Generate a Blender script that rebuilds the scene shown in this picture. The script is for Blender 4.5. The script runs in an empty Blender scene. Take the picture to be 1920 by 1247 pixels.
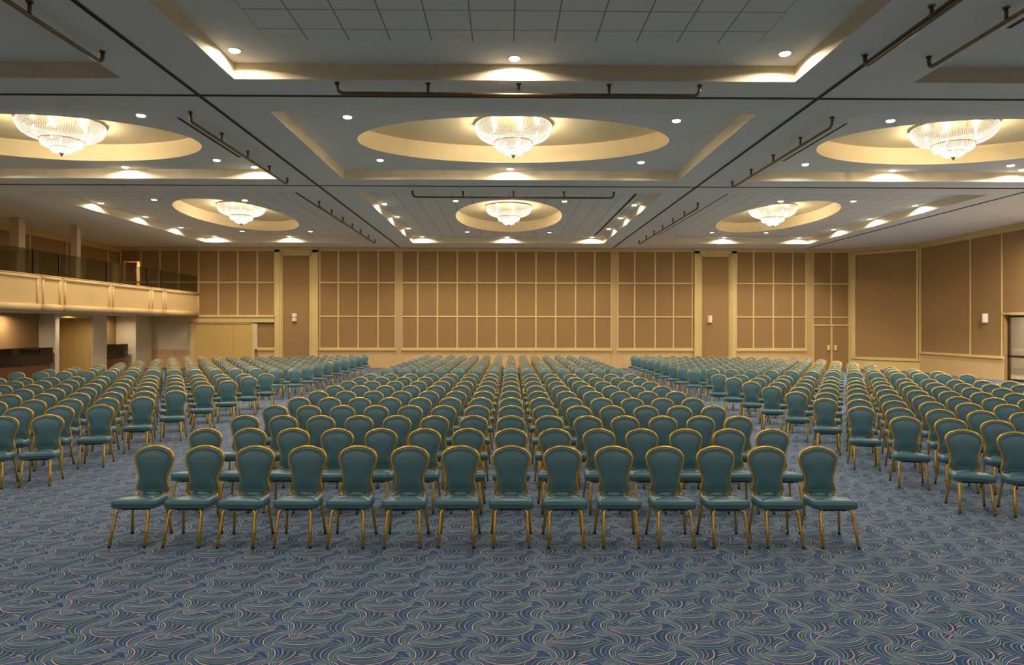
import bpy, math, random
import numpy as np
random.seed(7)
PI = math.pi
sc = bpy.context.scene
COL = sc.collection

# ------------------------------------------------------------------ camera
CAM_H = 2.1
YAW = 0.01085
cam_d = bpy.data.cameras.new('camera')
cam_d.sensor_width = 36.0
cam_d.lens = 36.0 * 1290.0 / 1920.0
cam_d.shift_x = 0.0
cam_d.shift_y = -10.5 / 1920.0
cam_d.clip_end = 200
cam = bpy.data.objects.new('camera', cam_d)
COL.objects.link(cam)
cam.location = (0, 0, CAM_H)
cam.rotation_mode = 'XYZ'
from mathutils import Euler, Matrix, Vector
cam.matrix_world = (Matrix.Translation((0, 0, CAM_H)) @ Matrix.Rotation(-YAW, 4, 'Z') @
                    Matrix.Rotation(PI / 2, 4, 'X') @ Matrix.Rotation(0.0018, 4, 'Z'))
sc.camera = cam

# ------------------------------------------------------------------ world, view
w = bpy.data.worlds.new('world'); sc.world = w
w.use_nodes = True
w.node_tree.nodes['Background'].inputs[0].default_value = (0.05, 0.055, 0.06, 1)
w.node_tree.nodes['Background'].inputs[1].default_value = 0.3
sc.view_settings.view_transform = 'Standard'
sc.view_settings.look = 'None'
sc.view_settings.gamma = 1.0
sc.view_settings.use_curve_mapping = False
sc.view_settings.exposure = 1.35
try:
    sc.cycles.max_bounces = 7
    sc.cycles.diffuse_bounces = 5
    sc.cycles.sample_clamp_indirect = 4.0
except Exception:
    pass

CHANDELIER_W = 112.0           # each of the five bulbs
DOWNLIGHT_W = 28.0          # each recessed lamp
CHANDELIER_E = 0.2          # radiance of the lit crystal
SIDE_W = 14.0

# ------------------------------------------------------------------ node helpers
def srgb(r, g, b):
    f = lambda c: ((c / 255.0) / 12.92) if c / 255.0 <= 0.04045 else (((c / 255.0) + 0.055) / 1.055) ** 2.4
    return (f(r), f(g), f(b), 1.0)

class NT:
    def __init__(s, m):
        s.t = m.node_tree; s.n = s.t.nodes; s.l = s.t.links
    def put(s, sock, v):
        if hasattr(v, 'links') or isinstance(v, bpy.types.NodeSocket):
            s.l.new(v, sock)
        else:
            sock.default_value = v
    def m(s, op, a, b=None, c=None, clamp=False):
        n = s.n.new('ShaderNodeMath'); n.operation = op; n.use_clamp = clamp
        s.put(n.inputs[0], a)
        if b is not None: s.put(n.inputs[1], b)
        if c is not None: s.put(n.inputs[2], c)
        return n.outputs[0]
    def mix(s, fac, a, b):
        n = s.n.new('ShaderNodeMix'); n.data_type = 'RGBA'
        s.put(n.inputs[0], fac); s.put(n.inputs[6], a); s.put(n.inputs[7], b)
        return n.outputs[2]
    def obj(s):
        return s.n.new('ShaderNodeTexCoord').outputs['Object']
    def sep(s, v):
        n = s.n.new('ShaderNodeSeparateXYZ'); s.l.new(v, n.inputs[0]); return n.outputs
    def mapping(s, v, scale=(1, 1, 1), rot=(0, 0, 0), loc=(0, 0, 0)):
        n = s.n.new('ShaderNodeMapping'); s.l.new(v, n.inputs[0])
        n.inputs['Scale'].default_value = scale; n.inputs['Rotation'].default_value = rot; n.inputs['Location'].default_value = loc
        return n.outputs[0]
    def noise(s, v, scale, detail=3.0, rough=0.55):
        n = s.n.new('ShaderNodeTexNoise'); s.l.new(v, n.inputs['Vector'])
        n.inputs['Scale'].default_value = scale; n.inputs['Detail'].default_value = detail; n.inputs['Roughness'].default_value = rough
        return n.outputs['Fac']
    def bump(s, h, strength, dist=0.01):
        n = s.n.new('ShaderNodeBump'); s.l.new(h, n.inputs['Height'])
        n.inputs['Strength'].default_value = strength; n.inputs['Distance'].default_value = dist
        return n.outputs[0]

def mat(name, col=(0.5, 0.5, 0.5, 1), rough=0.6, metal=0.0, spec=0.5):
    m = bpy.data.materials.new(name); m.use_nodes = True
    b = m.node_tree.nodes['Principled BSDF']
    b.inputs['Base Color'].default_value = col
    b.inputs['Roughness'].default_value = rough
    b.inputs['Metallic'].default_value = metal
    b.inputs['Specular IOR Level'].default_value = spec
    return m, NT(m), b

def vary(name, c1, c2, scale=3.0, stretch=(1, 1, 1), rough=0.6, metal=0.0, bump=0.0, spec=0.5, bscale=None):
    m, t, b = mat(name, c1, rough, metal, spec)
    v = t.mapping(t.obj(), stretch)
    f = t.noise(v, scale)
    f2 = t.m('MULTIPLY_ADD', f, 2.2, -0.6, clamp=True)
    t.l.new(t.mix(f2, c1, c2), b.inputs['Base Color'])
    if bump:
        t.l.new(t.bump(t.noise(v, bscale or scale * 3), bump), b.inputs['Normal'])
    return m

M = {}
M['ceiling'] = vary('ceiling_paint', srgb(231, 228, 221), srgb(235, 232, 226), 1.5, rough=0.85, spec=0.15)
def tiled(name, ox, oy, step):
    m, t, b = mat(name, srgb(231, 228, 221), 0.85, spec=0.15)
    x, y, z = t.sep(t.obj())
    fx = t.m('ABSOLUTE', t.m('SUBTRACT', t.m('FRACT', t.m('DIVIDE', t.m('SUBTRACT', x, ox), step)), 0.5))
    fy = t.m('ABSOLUTE', t.m('SUBTRACT', t.m('FRACT', t.m('DIVIDE', t.m('SUBTRACT', y, oy), step)), 0.5))
    mx = t.m('GREATER_THAN', t.m('MAXIMUM', fx, fy), 0.5 - 0.010 / step)
    t.l.new(t.mix(mx, srgb(231, 228, 221), srgb(150, 152, 154)), b.inputs['Base Color'])
    return m
M['tile'] = tiled('ceiling_tiles', 0.13, 0.1, 0.615)
M['cove'] = vary('cove_paint', srgb(220, 206, 176), srgb(225, 212, 184), 2.0, rough=0.75, spec=0.2)
M['dome'] = vary('dome_paint', srgb(232, 213, 170), srgb(238, 220, 180), 5.0, rough=0.7, bump=0.25, spec=0.25, bscale=9)
M['track'] = vary('track_metal', srgb(58, 46, 34), srgb(84, 66, 44), 6, rough=0.45, metal=0.5)
M['dark'] = vary('dark_gap', srgb(28, 25, 23), srgb(36, 32, 30), 6, rough=0.8)
M['bronze'] = vary('bronze_tube', srgb(110, 92, 66), srgb(134, 112, 80), 8, rough=0.33, metal=0.9)
M['trim'] = vary('cream_trim', srgb(208, 180, 116), srgb(216, 190, 128), 2, rough=0.5, spec=0.4)
M['fabric'] = vary('wall_fabric', srgb(152, 119, 77), srgb(161, 128, 85), 7, (1, 1, 9), rough=0.9, bump=0.25, spec=0.15, bscale=60)
M['fabric2'] = M['fabric']
M['white'] = vary('white_plaster', srgb(208, 190, 160), srgb(214, 197, 168), 2, rough=0.7, spec=0.2)
M['oak'] = vary('pale_folding_wood', srgb(202, 166, 98), srgb(206, 171, 104), 3, (4, 4, 0.4), rough=0.5, spec=0.35)
M['fascia'] = vary('balcony_cream', srgb(212, 178, 122), srgb(220, 188, 132), 1.2, rough=0.5, spec=0.35)
M['bar_wood'] = vary('bar_wood', srgb(110, 66, 38), srgb(134, 84, 48), 3, (1, 1, 6), rough=0.4)
M['granite'] = vary('dark_granite', srgb(16, 15, 13), srgb(34, 31, 26), 40, rough=0.12)
M['ivory'] = vary('ivory_plastic', srgb(232, 224, 205), srgb(238, 230, 212), 4, rough=0.5)
M['handle'] = vary('brass_handle', srgb(226, 202, 140), srgb(232, 208, 150), 4, rough=0.4)
M['slot'] = vary('slot_black', srgb(30, 29, 28), srgb(52, 50, 48), 9, rough=0.7)
M['redwood'] = vary('reddish_door', srgb(150, 96, 56), srgb(166, 110, 66), 2, (4, 4, .5), rough=0.5)

def stone():
    m, t, b = mat('wainscot_stone', srgb(206, 172, 122), 0.35, spec=0.45)
    o = t.obj()
    x, y, z = t.sep(o)
    u = t.m('ADD', x, y)
    fx = t.m('ABSOLUTE', t.m('SUBTRACT', t.m('FRACT', t.m('DIVIDE', u, 0.98)), 0.5))
    j = t.m('GREATER_THAN', fx, 0.494)
    top = t.m('GREATER_THAN', z, 0.66)
    n = t.m('MULTIPLY_ADD', t.noise(t.mapping(o, (1, 1, 2)), 6), 2.0, -0.5, clamp=True)
    c = t.mix(n, srgb(202, 167, 116), srgb(214, 182, 133))
    c = t.mix(t.m('MULTIPLY', top, 0.45), c, srgb(182, 146, 96))
    c = t.mix(t.m('MULTIPLY', j, 0.6), c, srgb(150, 118, 78))
    t.l.new(c, b.inputs['Base Color'])
    return m
M['stone'] = stone()

def glass_mat(name, tint, gloss=0.08, dens=1.0):
    m = bpy.data.materials.new(name); m.use_nodes = True
    t = NT(m)
    for n in list(t.n):
        if n.type == 'BSDF_PRINCIPLED': t.n.remove(n)
    out = [n for n in t.n if n.type == 'OUTPUT_MATERIAL'][0]
    tr = t.n.new('ShaderNodeBsdfTransparent'); tr.inputs[0].default_value = tint
    gl = t.n.new('ShaderNodeBsdfGlossy'); gl.inputs['Roughness'].default_value = 0.02
    fr = t.n.new('ShaderNodeFresnel'); fr.inputs[0].default_value = 1.45
    v = t.noise(t.obj(), 0.5)
    mx = t.n.new('ShaderNodeMixShader')
    t.l.new(t.m('ADD', t.m('MULTIPLY', fr.outputs[0], 0.8), t.m('MULTIPLY', v, gloss * 0.2)), mx.inputs[0])
    t.l.new(tr.outputs[0], mx.inputs[1]); t.l.new(gl.outputs[0], mx.inputs[2])
    t.l.new(mx.outputs[0], out.inputs[0])
    return m
M['glass'] = glass_mat('balustrade_glass', (0.95, 0.955, 0.88, 1))
M['pane'] = glass_mat('door_glass', (0.86, 0.9, 0.9, 1))

def emis(name, col, e, pattern=False, base=(0.9, 0.88, 0.82, 1)):
    m, t, b = mat(name, base, 0.4)
    b.inputs['Emission Color'].default_value = col
    if pattern:
        v = t.obj()
        x, y, z = t.sep(v)
        ang = t.m('ARCTAN2', y, x)
        st = t.m('ABSOLUTE', t.m('SINE', t.m('MULTIPLY', ang, 44.0)))
        rows = t.m('ABSOLUTE', t.m('SINE', t.m('MULTIPLY', z, 150.0)))
        k = t.m('MULTIPLY', t.m('ADD', t.m('MULTIPLY', st, 0.5), 0.5), t.m('ADD', t.m('MULTIPLY', rows, 0.55), 0.45))
        k = t.m('ADD', t.m('MULTIPLY', k, 0.9), t.m('MULTIPLY', t.noise(v, 5.0), 0.35))
        t.l.new(t.m('MULTIPLY', k, e), b.inputs['Emission Strength'])
    else:
        n = t.noise(t.obj(), 20.0)
        t.l.new(t.m('MULTIPLY', t.m('MULTIPLY_ADD', n, 0.1, 0.95), e), b.inputs['Emission Strength'])
    return m
def crystal(name, e, see):
    m, t, b = mat(name, (0.045, 0.043, 0.04, 1), 0.3)
    v = t.obj(); x, y, z = t.sep(v)
    ang = t.m('ARCTAN2', y, x)
    st = t.m('ABSOLUTE', t.m('SINE', t.m('MULTIPLY', ang, 36.0)))
    rows = t.m('ABSOLUTE', t.m('SINE', t.m('MULTIPLY', z, 110.0)))
    k = t.m('MULTIPLY', t.m('ADD', t.m('MULTIPLY', st, 0.8), 0.3), t.m('ADD', t.m('MULTIPLY', rows, 0.7), 0.35))
    k = t.m('ADD', k, t.m('MULTIPLY', t.noise(v, 6.0), 0.5))
    b.inputs['Emission Color'].default_value = (1.0, 0.90, 0.70, 1)
    t.l.new(t.m('MULTIPLY', k, e), b.inputs['Emission Strength'])
    tr = t.n.new('ShaderNodeBsdfTransparent'); tr.inputs[0].default_value = (1, 0.97, 0.92, 1)
    mx = t.n.new('ShaderNodeMixShader')
    t.l.new(t.m('SUBTRACT', 1.0, t.m('MULTIPLY', rows, see * 0.5)), mx.inputs[0]) if False else t.put(mx.inputs[0], 1.0 - see)
    t.l.new(tr.outputs[0], mx.inputs[1]); t.l.new(b.outputs[0], mx.inputs[2])
    out = [n for n in t.n if n.type == 'OUTPUT_MATERIAL'][0]
    t.l.new(mx.outputs[0], out.inputs[0])
    return m
WARM = (1.0, 0.80, 0.52, 1)
M['lens'] = emis('lamp_lens', (1.0, 0.9, 0.72, 1), 8.0)
M['lens_cool'] = emis('lamp_lens_cool', (0.85, 1.0, 0.92, 1), 8.0)
M['crystal_glow'] = crystal('lit_crystal', CHANDELIER_E, 0.5)
M['bead'] = emis('crystal_beads', (1.0, 0.93, 0.80, 1), 0.42, base=(0.07, 0.068, 0.06, 1))
M['lamp_rim'] = vary('lamp_rim', srgb(222, 214, 200), srgb(230, 224, 210), 4, rough=0.4)
M['brass'] = vary('polished_brass', srgb(200, 160, 80), srgb(220, 180, 96), 6, rough=0.25, metal=1.0)

M['gold'] = vary('gold_frame', srgb(206, 164, 62), srgb(218, 176, 76), 10, rough=0.36, metal=0.8)
M['glide'] = vary('black_glide', srgb(20, 16, 12), srgb(30, 24, 18), 9, rough=0.6)
M['teal'] = vary('teal_vinyl', srgb(67, 107, 119), srgb(74, 115, 127), 6, rough=0.36, bump=0.06, spec=0.55, bscale=220)

def carpet():
    m, t, b = mat('swirl_carpet', srgb(66, 80, 116), 0.95, spec=0.08)
    o = t.obj()
    x, y, z = t.sep(o)
    nz = t.noise(o, 150.0, 3.0)
    base = t.mix(nz, srgb(54, 74, 110), srgb(80, 103, 142))
    col = base
    PXT, PYT = 0.90, 0.40
    pink, green, blue, deep = srgb(206, 182, 184), srgb(128, 152, 72), srgb(118, 166, 186), srgb(88, 122, 150)
    def arcs(col, cx, cy, rot, a, s0, s1, n, ph):
        # bundle of arcs that all run through two common end points (bipolar angle)
        lx = t.m('SUBTRACT', t.m('WRAP', t.m('SUBTRACT', x, cx), PXT / 2, -PXT / 2), 0.0)
        ly = t.m('WRAP', t.m('SUBTRACT', y, cy), PYT / 2, -PYT / 2)
        c, s = math.cos(rot), math.sin(rot)
        u = t.m('ADD', t.m('MULTIPLY', lx, c), t.m('MULTIPLY', ly, s))
        v = t.m('SUBTRACT', t.m('MULTIPLY', ly, c), t.m('MULTIPLY', lx, s))
        den = t.m('SUBTRACT', t.m('ADD', t.m('MULTIPLY', u, u), t.m('MULTIPLY', v, v)), a * a)
        sg = t.m('ARCTAN2', t.m('MULTIPLY', v, 2 * a), den)
        q = t.m('DIVIDE', t.m('SUBTRACT', sg, s0), s1 - s0)
        ins = t.m('MULTIPLY', t.m('GREATER_THAN', q, 0.0), t.m('LESS_THAN', q, 1.0))
        k = t.m('MULTIPLY', q, float(n))
        # yarn lines keep about the same width: threshold follows the gradient of the bipolar angle
        v2 = t.m('MULTIPLY', v, v)
        ua, ub = t.m('SUBTRACT', u, a), t.m('ADD', u, a)
        pr = t.m('MULTIPLY', t.m('MULTIPLY_ADD', ua, ua, v2), t.m('MULTIPLY_ADD', ub, ub, v2))
        thr = t.m('DIVIDE', 0.0035 * 2 * a * n / (s1 - s0), t.m('SQRT', pr))
        thr = t.m('MINIMUM', thr, 0.23)
        line = t.m('LESS_THAN', t.m('ABSOLUTE', t.m('SUBTRACT', t.m('FRACT', k), 0.5)), thr)
        pid = t.m('FRACT', t.m('DIVIDE', t.m('ADD', t.m('FLOOR', k), ph), 4.0))
        r = t.n.new('ShaderNodeValToRGB'); r.color_ramp.interpolation = 'CONSTANT'
        t.l.new(pid, r.inputs[0])
        e = r.color_ramp.elements
        e[0].position = 0.0; e[0].color = pink
        e[1].position = 0.2; e[1].color = green
        e.new(0.45).color = blue
        e.new(0.7).color = deep
        inner = t.mix(line, srgb(48, 65, 100), r.outputs[0])
        return t.mix(ins, col, inner)
    # layers, later ones lie on top; every motif repeats on a 0.90 x 0.40 m half-drop
    SETS = [
        (0.45, 0.10, 0.0, 0.20, 1.2, 2.9, 9, 2), (0.10, 0.10, 0.5, 0.16, 1.0, 2.9, 9, 3),
        (0.62, 0.05, 0.10, 0.13, 0.85, 2.8, 8, 1), (0.40, 0.02, -0.22, 0.24, 1.75, 2.98, 7, 2),
        (0.27, 0.02, -PI / 2 + 0.35, 0.12, 1.0, 2.85, 7, 0), (0.76, 0.03, PI / 2 - 0.3, 0.12, 1.05, 2.9, 7, 1),
        (0.02, 0.04, PI + 0.10, 0.195, 1.65, 3.02, 7, 0),
    ]
    for (cx, cy, rot, a, s0, s1, n, ph) in SETS:
        for k in (0, 1):
            col = arcs(col, cx + k * 0.44, cy + k * 0.20, rot, a, s0, s1, n, ph + k)
    big = t.noise(o, 0.8, 2.0)
    col = t.mix(t.m('MULTIPLY', nz, 0.3), col, srgb(72, 86, 116))
    col = t.mix(t.m('MULTIPLY', big, 0.12), col, srgb(120, 120, 130))
    t.l.new(col, b.inputs['Base Color'])
    t.l.new(t.bump(nz, 0.3, 0.004), b.inputs['Normal'])
    return m
M['carpet'] = carpet()

# ------------------------------------------------------------------ mesh helpers
class MB:
    """collects geometry; build() links it as ONE mesh object"""
    def __init__(s): s.v = []; s.f = []; s.mi = []; s.cur = 0
    def add(s, v, f):
        o = len(s.v); s.v += [tuple(p) for p in v]
        for q in f:
            s.f.append(tuple(i + o for i in q)); s.mi.append(s.cur)
        return s
    def box(s, x0, y0, z0, x1, y1, z1):
        v = [(x0, y0, z0), (x1, y0, z0), (x1, y1, z0), (x0, y1, z0), (x0, y0, z1), (x1, y0, z1), (x1, y1, z1), (x0, y1, z1)]
        return s.add(v, [(0, 3, 2, 1), (4, 5, 6, 7), (0, 1, 5, 4), (1, 2, 6, 5), (2, 3, 7, 6), (3, 0, 4, 7)])
    def tube(s, pts, r, n=8, closed=False, caps=True, ry=None):
        P = [Vector(p) for p in pts]; N = len(P)
        rs = r if isinstance(r, (list, tuple)) else [r] * N
        v = []; up = None
        for i in range(N):
            if closed: d = P[(i + 1) % N] - P[i - 1]
            elif i == 0: d = P[1] - P[0]
            elif i == N - 1: d = P[-1] - P[-2]
            else: d = (P[i + 1] - P[i]).normalized() + (P[i] - P[i - 1]).normalized()
            d.normalize()
            if up is None:
                up = Vector((0, 1, 0)) if abs(d.y) < 0.9 else Vector((0, 0, 1))
            a = d.cross(up)
            if a.length < 1e-5: a = d.cross(Vector((1, 0, 0)))
            a.normalize(); bq = a.cross(d).normalized(); up = bq
            for k in range(n):
                th = 2 * PI * (k + 0.5) / n
                v.append(P[i] + a * (math.cos(th) * rs[i]) + bq * (math.sin(th) * (rs[i] if ry is None else ry)))
        f = []
        for i in range(N if closed else N - 1):
            j = (i + 1) % N
            for k in range(n):
                l = (k + 1) % n
                f.append((i * n + k, i * n + l, j * n + l, j * n + k))
        if caps and not closed:
            f.append(tuple(range(n - 1, -1, -1))); f.append(tuple((N - 1) * n + k for k in range(n)))
        return s.add(v, f)
    def lathe(s, prof, n=32, c=(0, 0, 0), close_top=False, close_bot=False, sx=1.0, sy=1.0):
        v = []
        for r, z in prof:
            for k in range(n):
                th = 2 * PI * k / n
                v.append((c[0] + r * sx * math.cos(th), c[1] + r * sy * math.sin(th), c[2] + z))
        f = []
        for i in range(len(prof) - 1):
            for k in range(n):
                l = (k + 1) % n
                f.append((i * n + k, i * n + l, (i + 1) * n + l, (i + 1) * n + k))
        if close_bot: f.append(tuple(range(n - 1, -1, -1)))
        if close_top: f.append(tuple((len(prof) - 1) * n + k for k in range(n)))
        return s.add(v, f)
    def mesh(s, name, mats, smooth=False):
        me = bpy.data.meshes.new(name)
        me.from_pydata(s.v, [], s.f)
        for m in (mats if isinstance(mats, (list, tuple)) else [mats]): me.materials.append(m)
        me.polygons.foreach_set('material_index', s.mi)
        if smooth: me.polygons.foreach_set('use_smooth', [True] * len(s.f))
        me.update()
        return me
    def build(s, name, mats, parent=None, smooth=False, loc=None):
        o = bpy.data.objects.new(name, s.mesh(name, mats, smooth)); COL.objects.link(o)
        if parent is not None: o.parent = parent
        if loc is not None: o.location = loc
        return o

def tag(o, label, cat, group=None):
    o['label'] = label; o['category'] = cat
    if group: o['group'] = group
    return o
def empty(name, loc=(0, 0, 0), rz=0.0):
    o = bpy.data.objects.new(name, None); COL.objects.link(o)
    o.location = loc; o.rotation_euler = (0, 0, rz); o.empty_display_size = 0.2
    return o
def struct(o): o['kind'] = 'structure'; return o
def bevel(o, w=0.01, seg=2):
    b = o.modifiers.new('bevel', 'BEVEL'); b.width = w; b.segments = seg; b.limit_method = 'ANGLE'
    return o

# ------------------------------------------------------------------ room dimensions
CZ = 6.13; IZ = 6.39; DH = 0.44
YB = 35.15; YF = -11.0
XR = 19.75; XLU = -19.6; BX = -15.52
XT = [-5.33, 5.5, 15.4]; YT = [-3.3, 4.4, 12.05, 19.72]
CX = [(-14.3, -6.23), (-4.41, 4.76), (6.72, 14.65)]
CY = [(-10.2, -4.2), (-2.4, 3.5), (5.2, 11.25), (12.95, 18.87), (20.7, 33.05)]
CXC = [-10.33, 0.16, 10.6]

floor = MB().box(XLU - 0.2, YF, -0.1, XR + 1.6, YB + 0.1, 0).build('floor', M['carpet']); struct(floor)

# ceiling slab with openings for the coffers
cb = MB()
xs = [XLU - 0.1, -14.3, -6.23, -4.41, 4.76, 6.72, 14.65, XR + 0.1]
ys = [YF] + [q for p in CY for q in p] + [YB + 0.1]
for i in range(len(xs) - 1):
    for j in range(len(ys) - 1):
        if i % 2 == 1 and j % 2 == 1: continue
        cb.add([(xs[i], ys[j], CZ), (xs[i + 1], ys[j], CZ), (xs[i + 1], ys[j + 1], CZ), (xs[i], ys[j + 1], CZ)], [(0, 3, 2, 1)])
ceiling = struct(cb.build('ceiling', M['ceiling']))

def coffer(x0, x1, y0, y1, ell=None, tiles=False):
    # ell = (cx, cy, a, b)
    s = MB()
    s.add([(x0, y0, CZ), (x1, y0, CZ), (x1, y1, CZ), (x0, y1, CZ), (x0, y0, IZ), (x1, y0, IZ), (x1, y1, IZ), (x0, y1, IZ)],
          [(0, 1, 5, 4), (1, 2, 6, 5), (2, 3, 7, 6), (3, 0, 4, 7)])
    s.build('coffer_side', M['cove'], ceiling)
    p = MB()
    if not ell:
        p.add([(x0, y0, IZ), (x1, y0, IZ), (x1, y1, IZ), (x0, y1, IZ)], [(0, 3, 2, 1)])
        p.build('coffer_panel', M['ceiling'], ceiling)
        return
    cx, cy, a, b = ell
    n = 96
    inner = [(cx + a * math.cos(2 * PI * k / n), cy + b * math.sin(2 * PI * k / n), IZ) for k in range(n)]
    outer = []
    for k in range(n):
        dx, dy = math.cos(2 * PI * k / n) * a, math.sin(2 * PI * k / n) * b
        t = min(((x1 - cx) / dx) if dx > 1e-6 else ((x0 - cx) / dx) if dx < -1e-6 else 1e9,
                ((y1 - cy) / dy) if dy > 1e-6 else ((y0 - cy) / dy) if dy < -1e-6 else 1e9)
        outer.append((cx + dx * t, cy + dy * t, IZ))
    f = [(k, (k + 1) % n, n + (k + 1) % n, n + k) for k in range(n)]
    corners = [(x1, y1), (x0, y1), (x0, y0), (x1, y0)]
    v = inner + outer
    for (qx, qy) in corners:
        ang = math.atan2((qy - cy) / b, (qx - cx) / a) % (2 * PI)
        k = int(ang / (2 * PI) * n) % n
        v.append((qx, qy, IZ)); f.append((n + k, n + (k + 1) % n, len(v) - 1))
    p.add(v, f)
    p.build('coffer_panel', M['tile'] if tiles else M['ceiling'], ceiling)
    d = MB()
    d.lathe([(1.0, 0.0), (1.0, 0.02), (1.012, 0.03), (1.012, DH)], n, (cx, cy, IZ), sx=a, sy=b)
    d.build('dome_wall', M['dome'], ceiling, smooth=True)
    d = MB()
    d.lathe([(1.012, 0.0), (0.5, 0.03), (0.02, 0.05)], n, (cx, cy, IZ + DH), sx=a, sy=b, close_top=True)
    d.build('dome_top', M['dome'], ceiling, smooth=True)

ELL = {}
for i, (x0, x1) in enumerate(CX):
    for j, (y0, y1) in enumerate(CY):
        if j == 3: e = (CXC[i] + (0.04 if i == 1 else 0), 16.0, 3.6 if i == 1 else 3.2, 1.98)
        elif j == 4: e = (CXC[i], 27.1, 2.07 if i == 1 else 1.93, 3.9)
        else: e = None
        ELL[(i, j)] = e
        coffer(x0, x1, y0, y1, e, j == 4)
# tiled field in the nearest centre coffer
tf = MB().add([(-3.56, 6.0, IZ - 0.004), (3.82, 6.0, IZ - 0.004), (3.82, 10.33, IZ - 0.004), (-3.56, 10.33, IZ - 0.004)], [(0, 3, 2, 1)])
tf.build('tile_field', M['tile'], ceiling)

# partition tracks let into the ceiling
for k, x in enumerate(XT):
    b_ = MB().box(x - 0.035, YF + 0.2, CZ - 0.012, x - 0.014, YB - 0.3, CZ + 0.0).box(x + 0.014, YF + 0.2, CZ - 0.012, x + 0.035, YB - 0.3, CZ)
    b_.cur = 1; b_.box(x - 0.014, YF + 0.2, CZ - 0.004, x + 0.014, YB - 0.3, CZ)
    struct(b_.build('trim_%d' % (k + 1), [M['track'], M['dark']]))
for k, y in enumerate(YT):
    b_ = MB()
    b_.box(XLU + 0.6, y - 0.035, CZ - 0.012, XR - 0.1, y - 0.014, CZ).box(XLU + 0.6, y + 0.014, CZ - 0.012, XR - 0.1, y + 0.035, CZ)
    b_.cur = 1; b_.box(XLU + 0.6, y - 0.014, CZ - 0.004, XR - 0.1, y + 0.014, CZ)
    struct(b_.build('trim_%d' % (k + 4), [M['track'], M['dark']]))

# ------------------------------------------------------------------ back wall
T = 0.3
wb = MB()
DX0, DX1, DZ0, DZ1 = -19.35, -18.45, 3.5, 5.4            # lit doorway on the balcony level
wb.box(DX1, YB, 0, 17.75, YB + T, CZ)
wb.box(XLU - 0.3, YB, 0, DX1, YB + T, DZ0)
wb.box(XLU - 0.3, YB, DZ1, DX1, YB + T, CZ)
wb.box(XLU - 0.3, YB, DZ0, DX0, YB + T, DZ1)
wall_back = struct(wb.build('wall_back', M['fabric']))

K = YB / 34.9
bx = lambda *a: [q * K for q in a]
def strips(name, xsv, zsv, x0, x1, z0, z1, wd=0.085, dep=0.03, mtl='trim'):
    m = MB()
    for x in xsv: m.box(x - wd / 2, YB - dep, z0, x + wd / 2, YB, z1)
    for z in zsv: m.box(x0, YB - dep - 0.004, z - wd * 0.45, x1, YB, z + wd * 0.45)
    return bevel(m.build(name, M[mtl], wall_back), 0.008, 1)
ZT, Z2, Z1, Z0 = 5.98, 4.34, 2.62, 0.93
# centre grids between pilasters
strips('panel_moulding', bx(-9.35, -8.41, -7.4, -6.4, -5.52), [ZT, Z2, Z1], bx(-9.4)[0], bx(-5.49)[0], Z0, CZ)
strips('panel_moulding', bx(-5.2, -4.4, -3.4, -2.4, -1.4, -0.4, 0.58, 1.59, 2.59, 3.6, 4.57, 5.42), [ZT, Z2, Z1], bx(-5.22)[0], bx(5.45)[0], Z0, CZ)
strips('panel_moulding', bx(5.75, 6.6, 7.65, 8.58, 9.55), [ZT, Z2, Z1], bx(5.72)[0], bx(9.63)[0], Z0, CZ)
strips('panel_moulding', bx(11.8, 12.67, 13.68, 14.67, 15.36), [ZT, Z2, Z1], bx(11.77)[0], bx(15.4)[0], Z0, CZ)
strips('panel_moulding', bx(15.72, 16.65, 17.56), [ZT, Z2, Z1, 2.22], bx(15.68)[0], bx(17.6)[0], 2.2, CZ)
strips('panel_moulding', bx(-19.36, -18.34, -17.38, -16.42, -15.44, -14.45, -13.47, -12.49, -11.62), [ZT, Z2], XLU, bx(-11.57)[0], 2.62, CZ)
# crown band at the ceiling
m = MB().box(XLU, YB - 0.06, CZ - 0.15, 17.7, YB, CZ).box(XLU, YB - 0.1, CZ - 0.05, 17.7, YB - 0.06, CZ)
m.build('crown_moulding', M['trim'], wall_back)
# slim pale pilaster strips under the tracks
for xa, xb in ((-5.5, -5.2), (5.45, 5.73), (15.38, 15.7)):
    bevel(MB().box(xa * K, YB - 0.05, 0, xb * K, YB, CZ - 0.05).build('slim_pilaster', M['stone'], wall_back), 0.01, 1)
# wainscot and its rail
for xa, xb in ((-9.4, -5.5), (-5.2, 5.45), (5.73, 9.63), (11.77, 15.38), (-12.45, -11.57)):
    MB().box(xa * K, YB - 0.02, 0, xb * K, YB, Z0 - 0.03).build('wainscot', M['stone'], wall_back)
    mr = MB().box(xa * K - 0.02, YB - 0.09, Z0 - 0.05, xb * K + 0.02, YB, Z0 + 0.02)
    mr.box(xa * K - 0.02, YB - 0.05, Z0 - 0.1, xb * K + 0.02, YB, Z0 - 0.05).box(xa * K - 0.02, YB - 0.05, Z0 + 0.02, xb * K + 0.02, YB, Z0 + 0.1)
    bevel(mr.build('wainscot_rail', M['trim'], wall_back), 0.01, 2)
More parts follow.
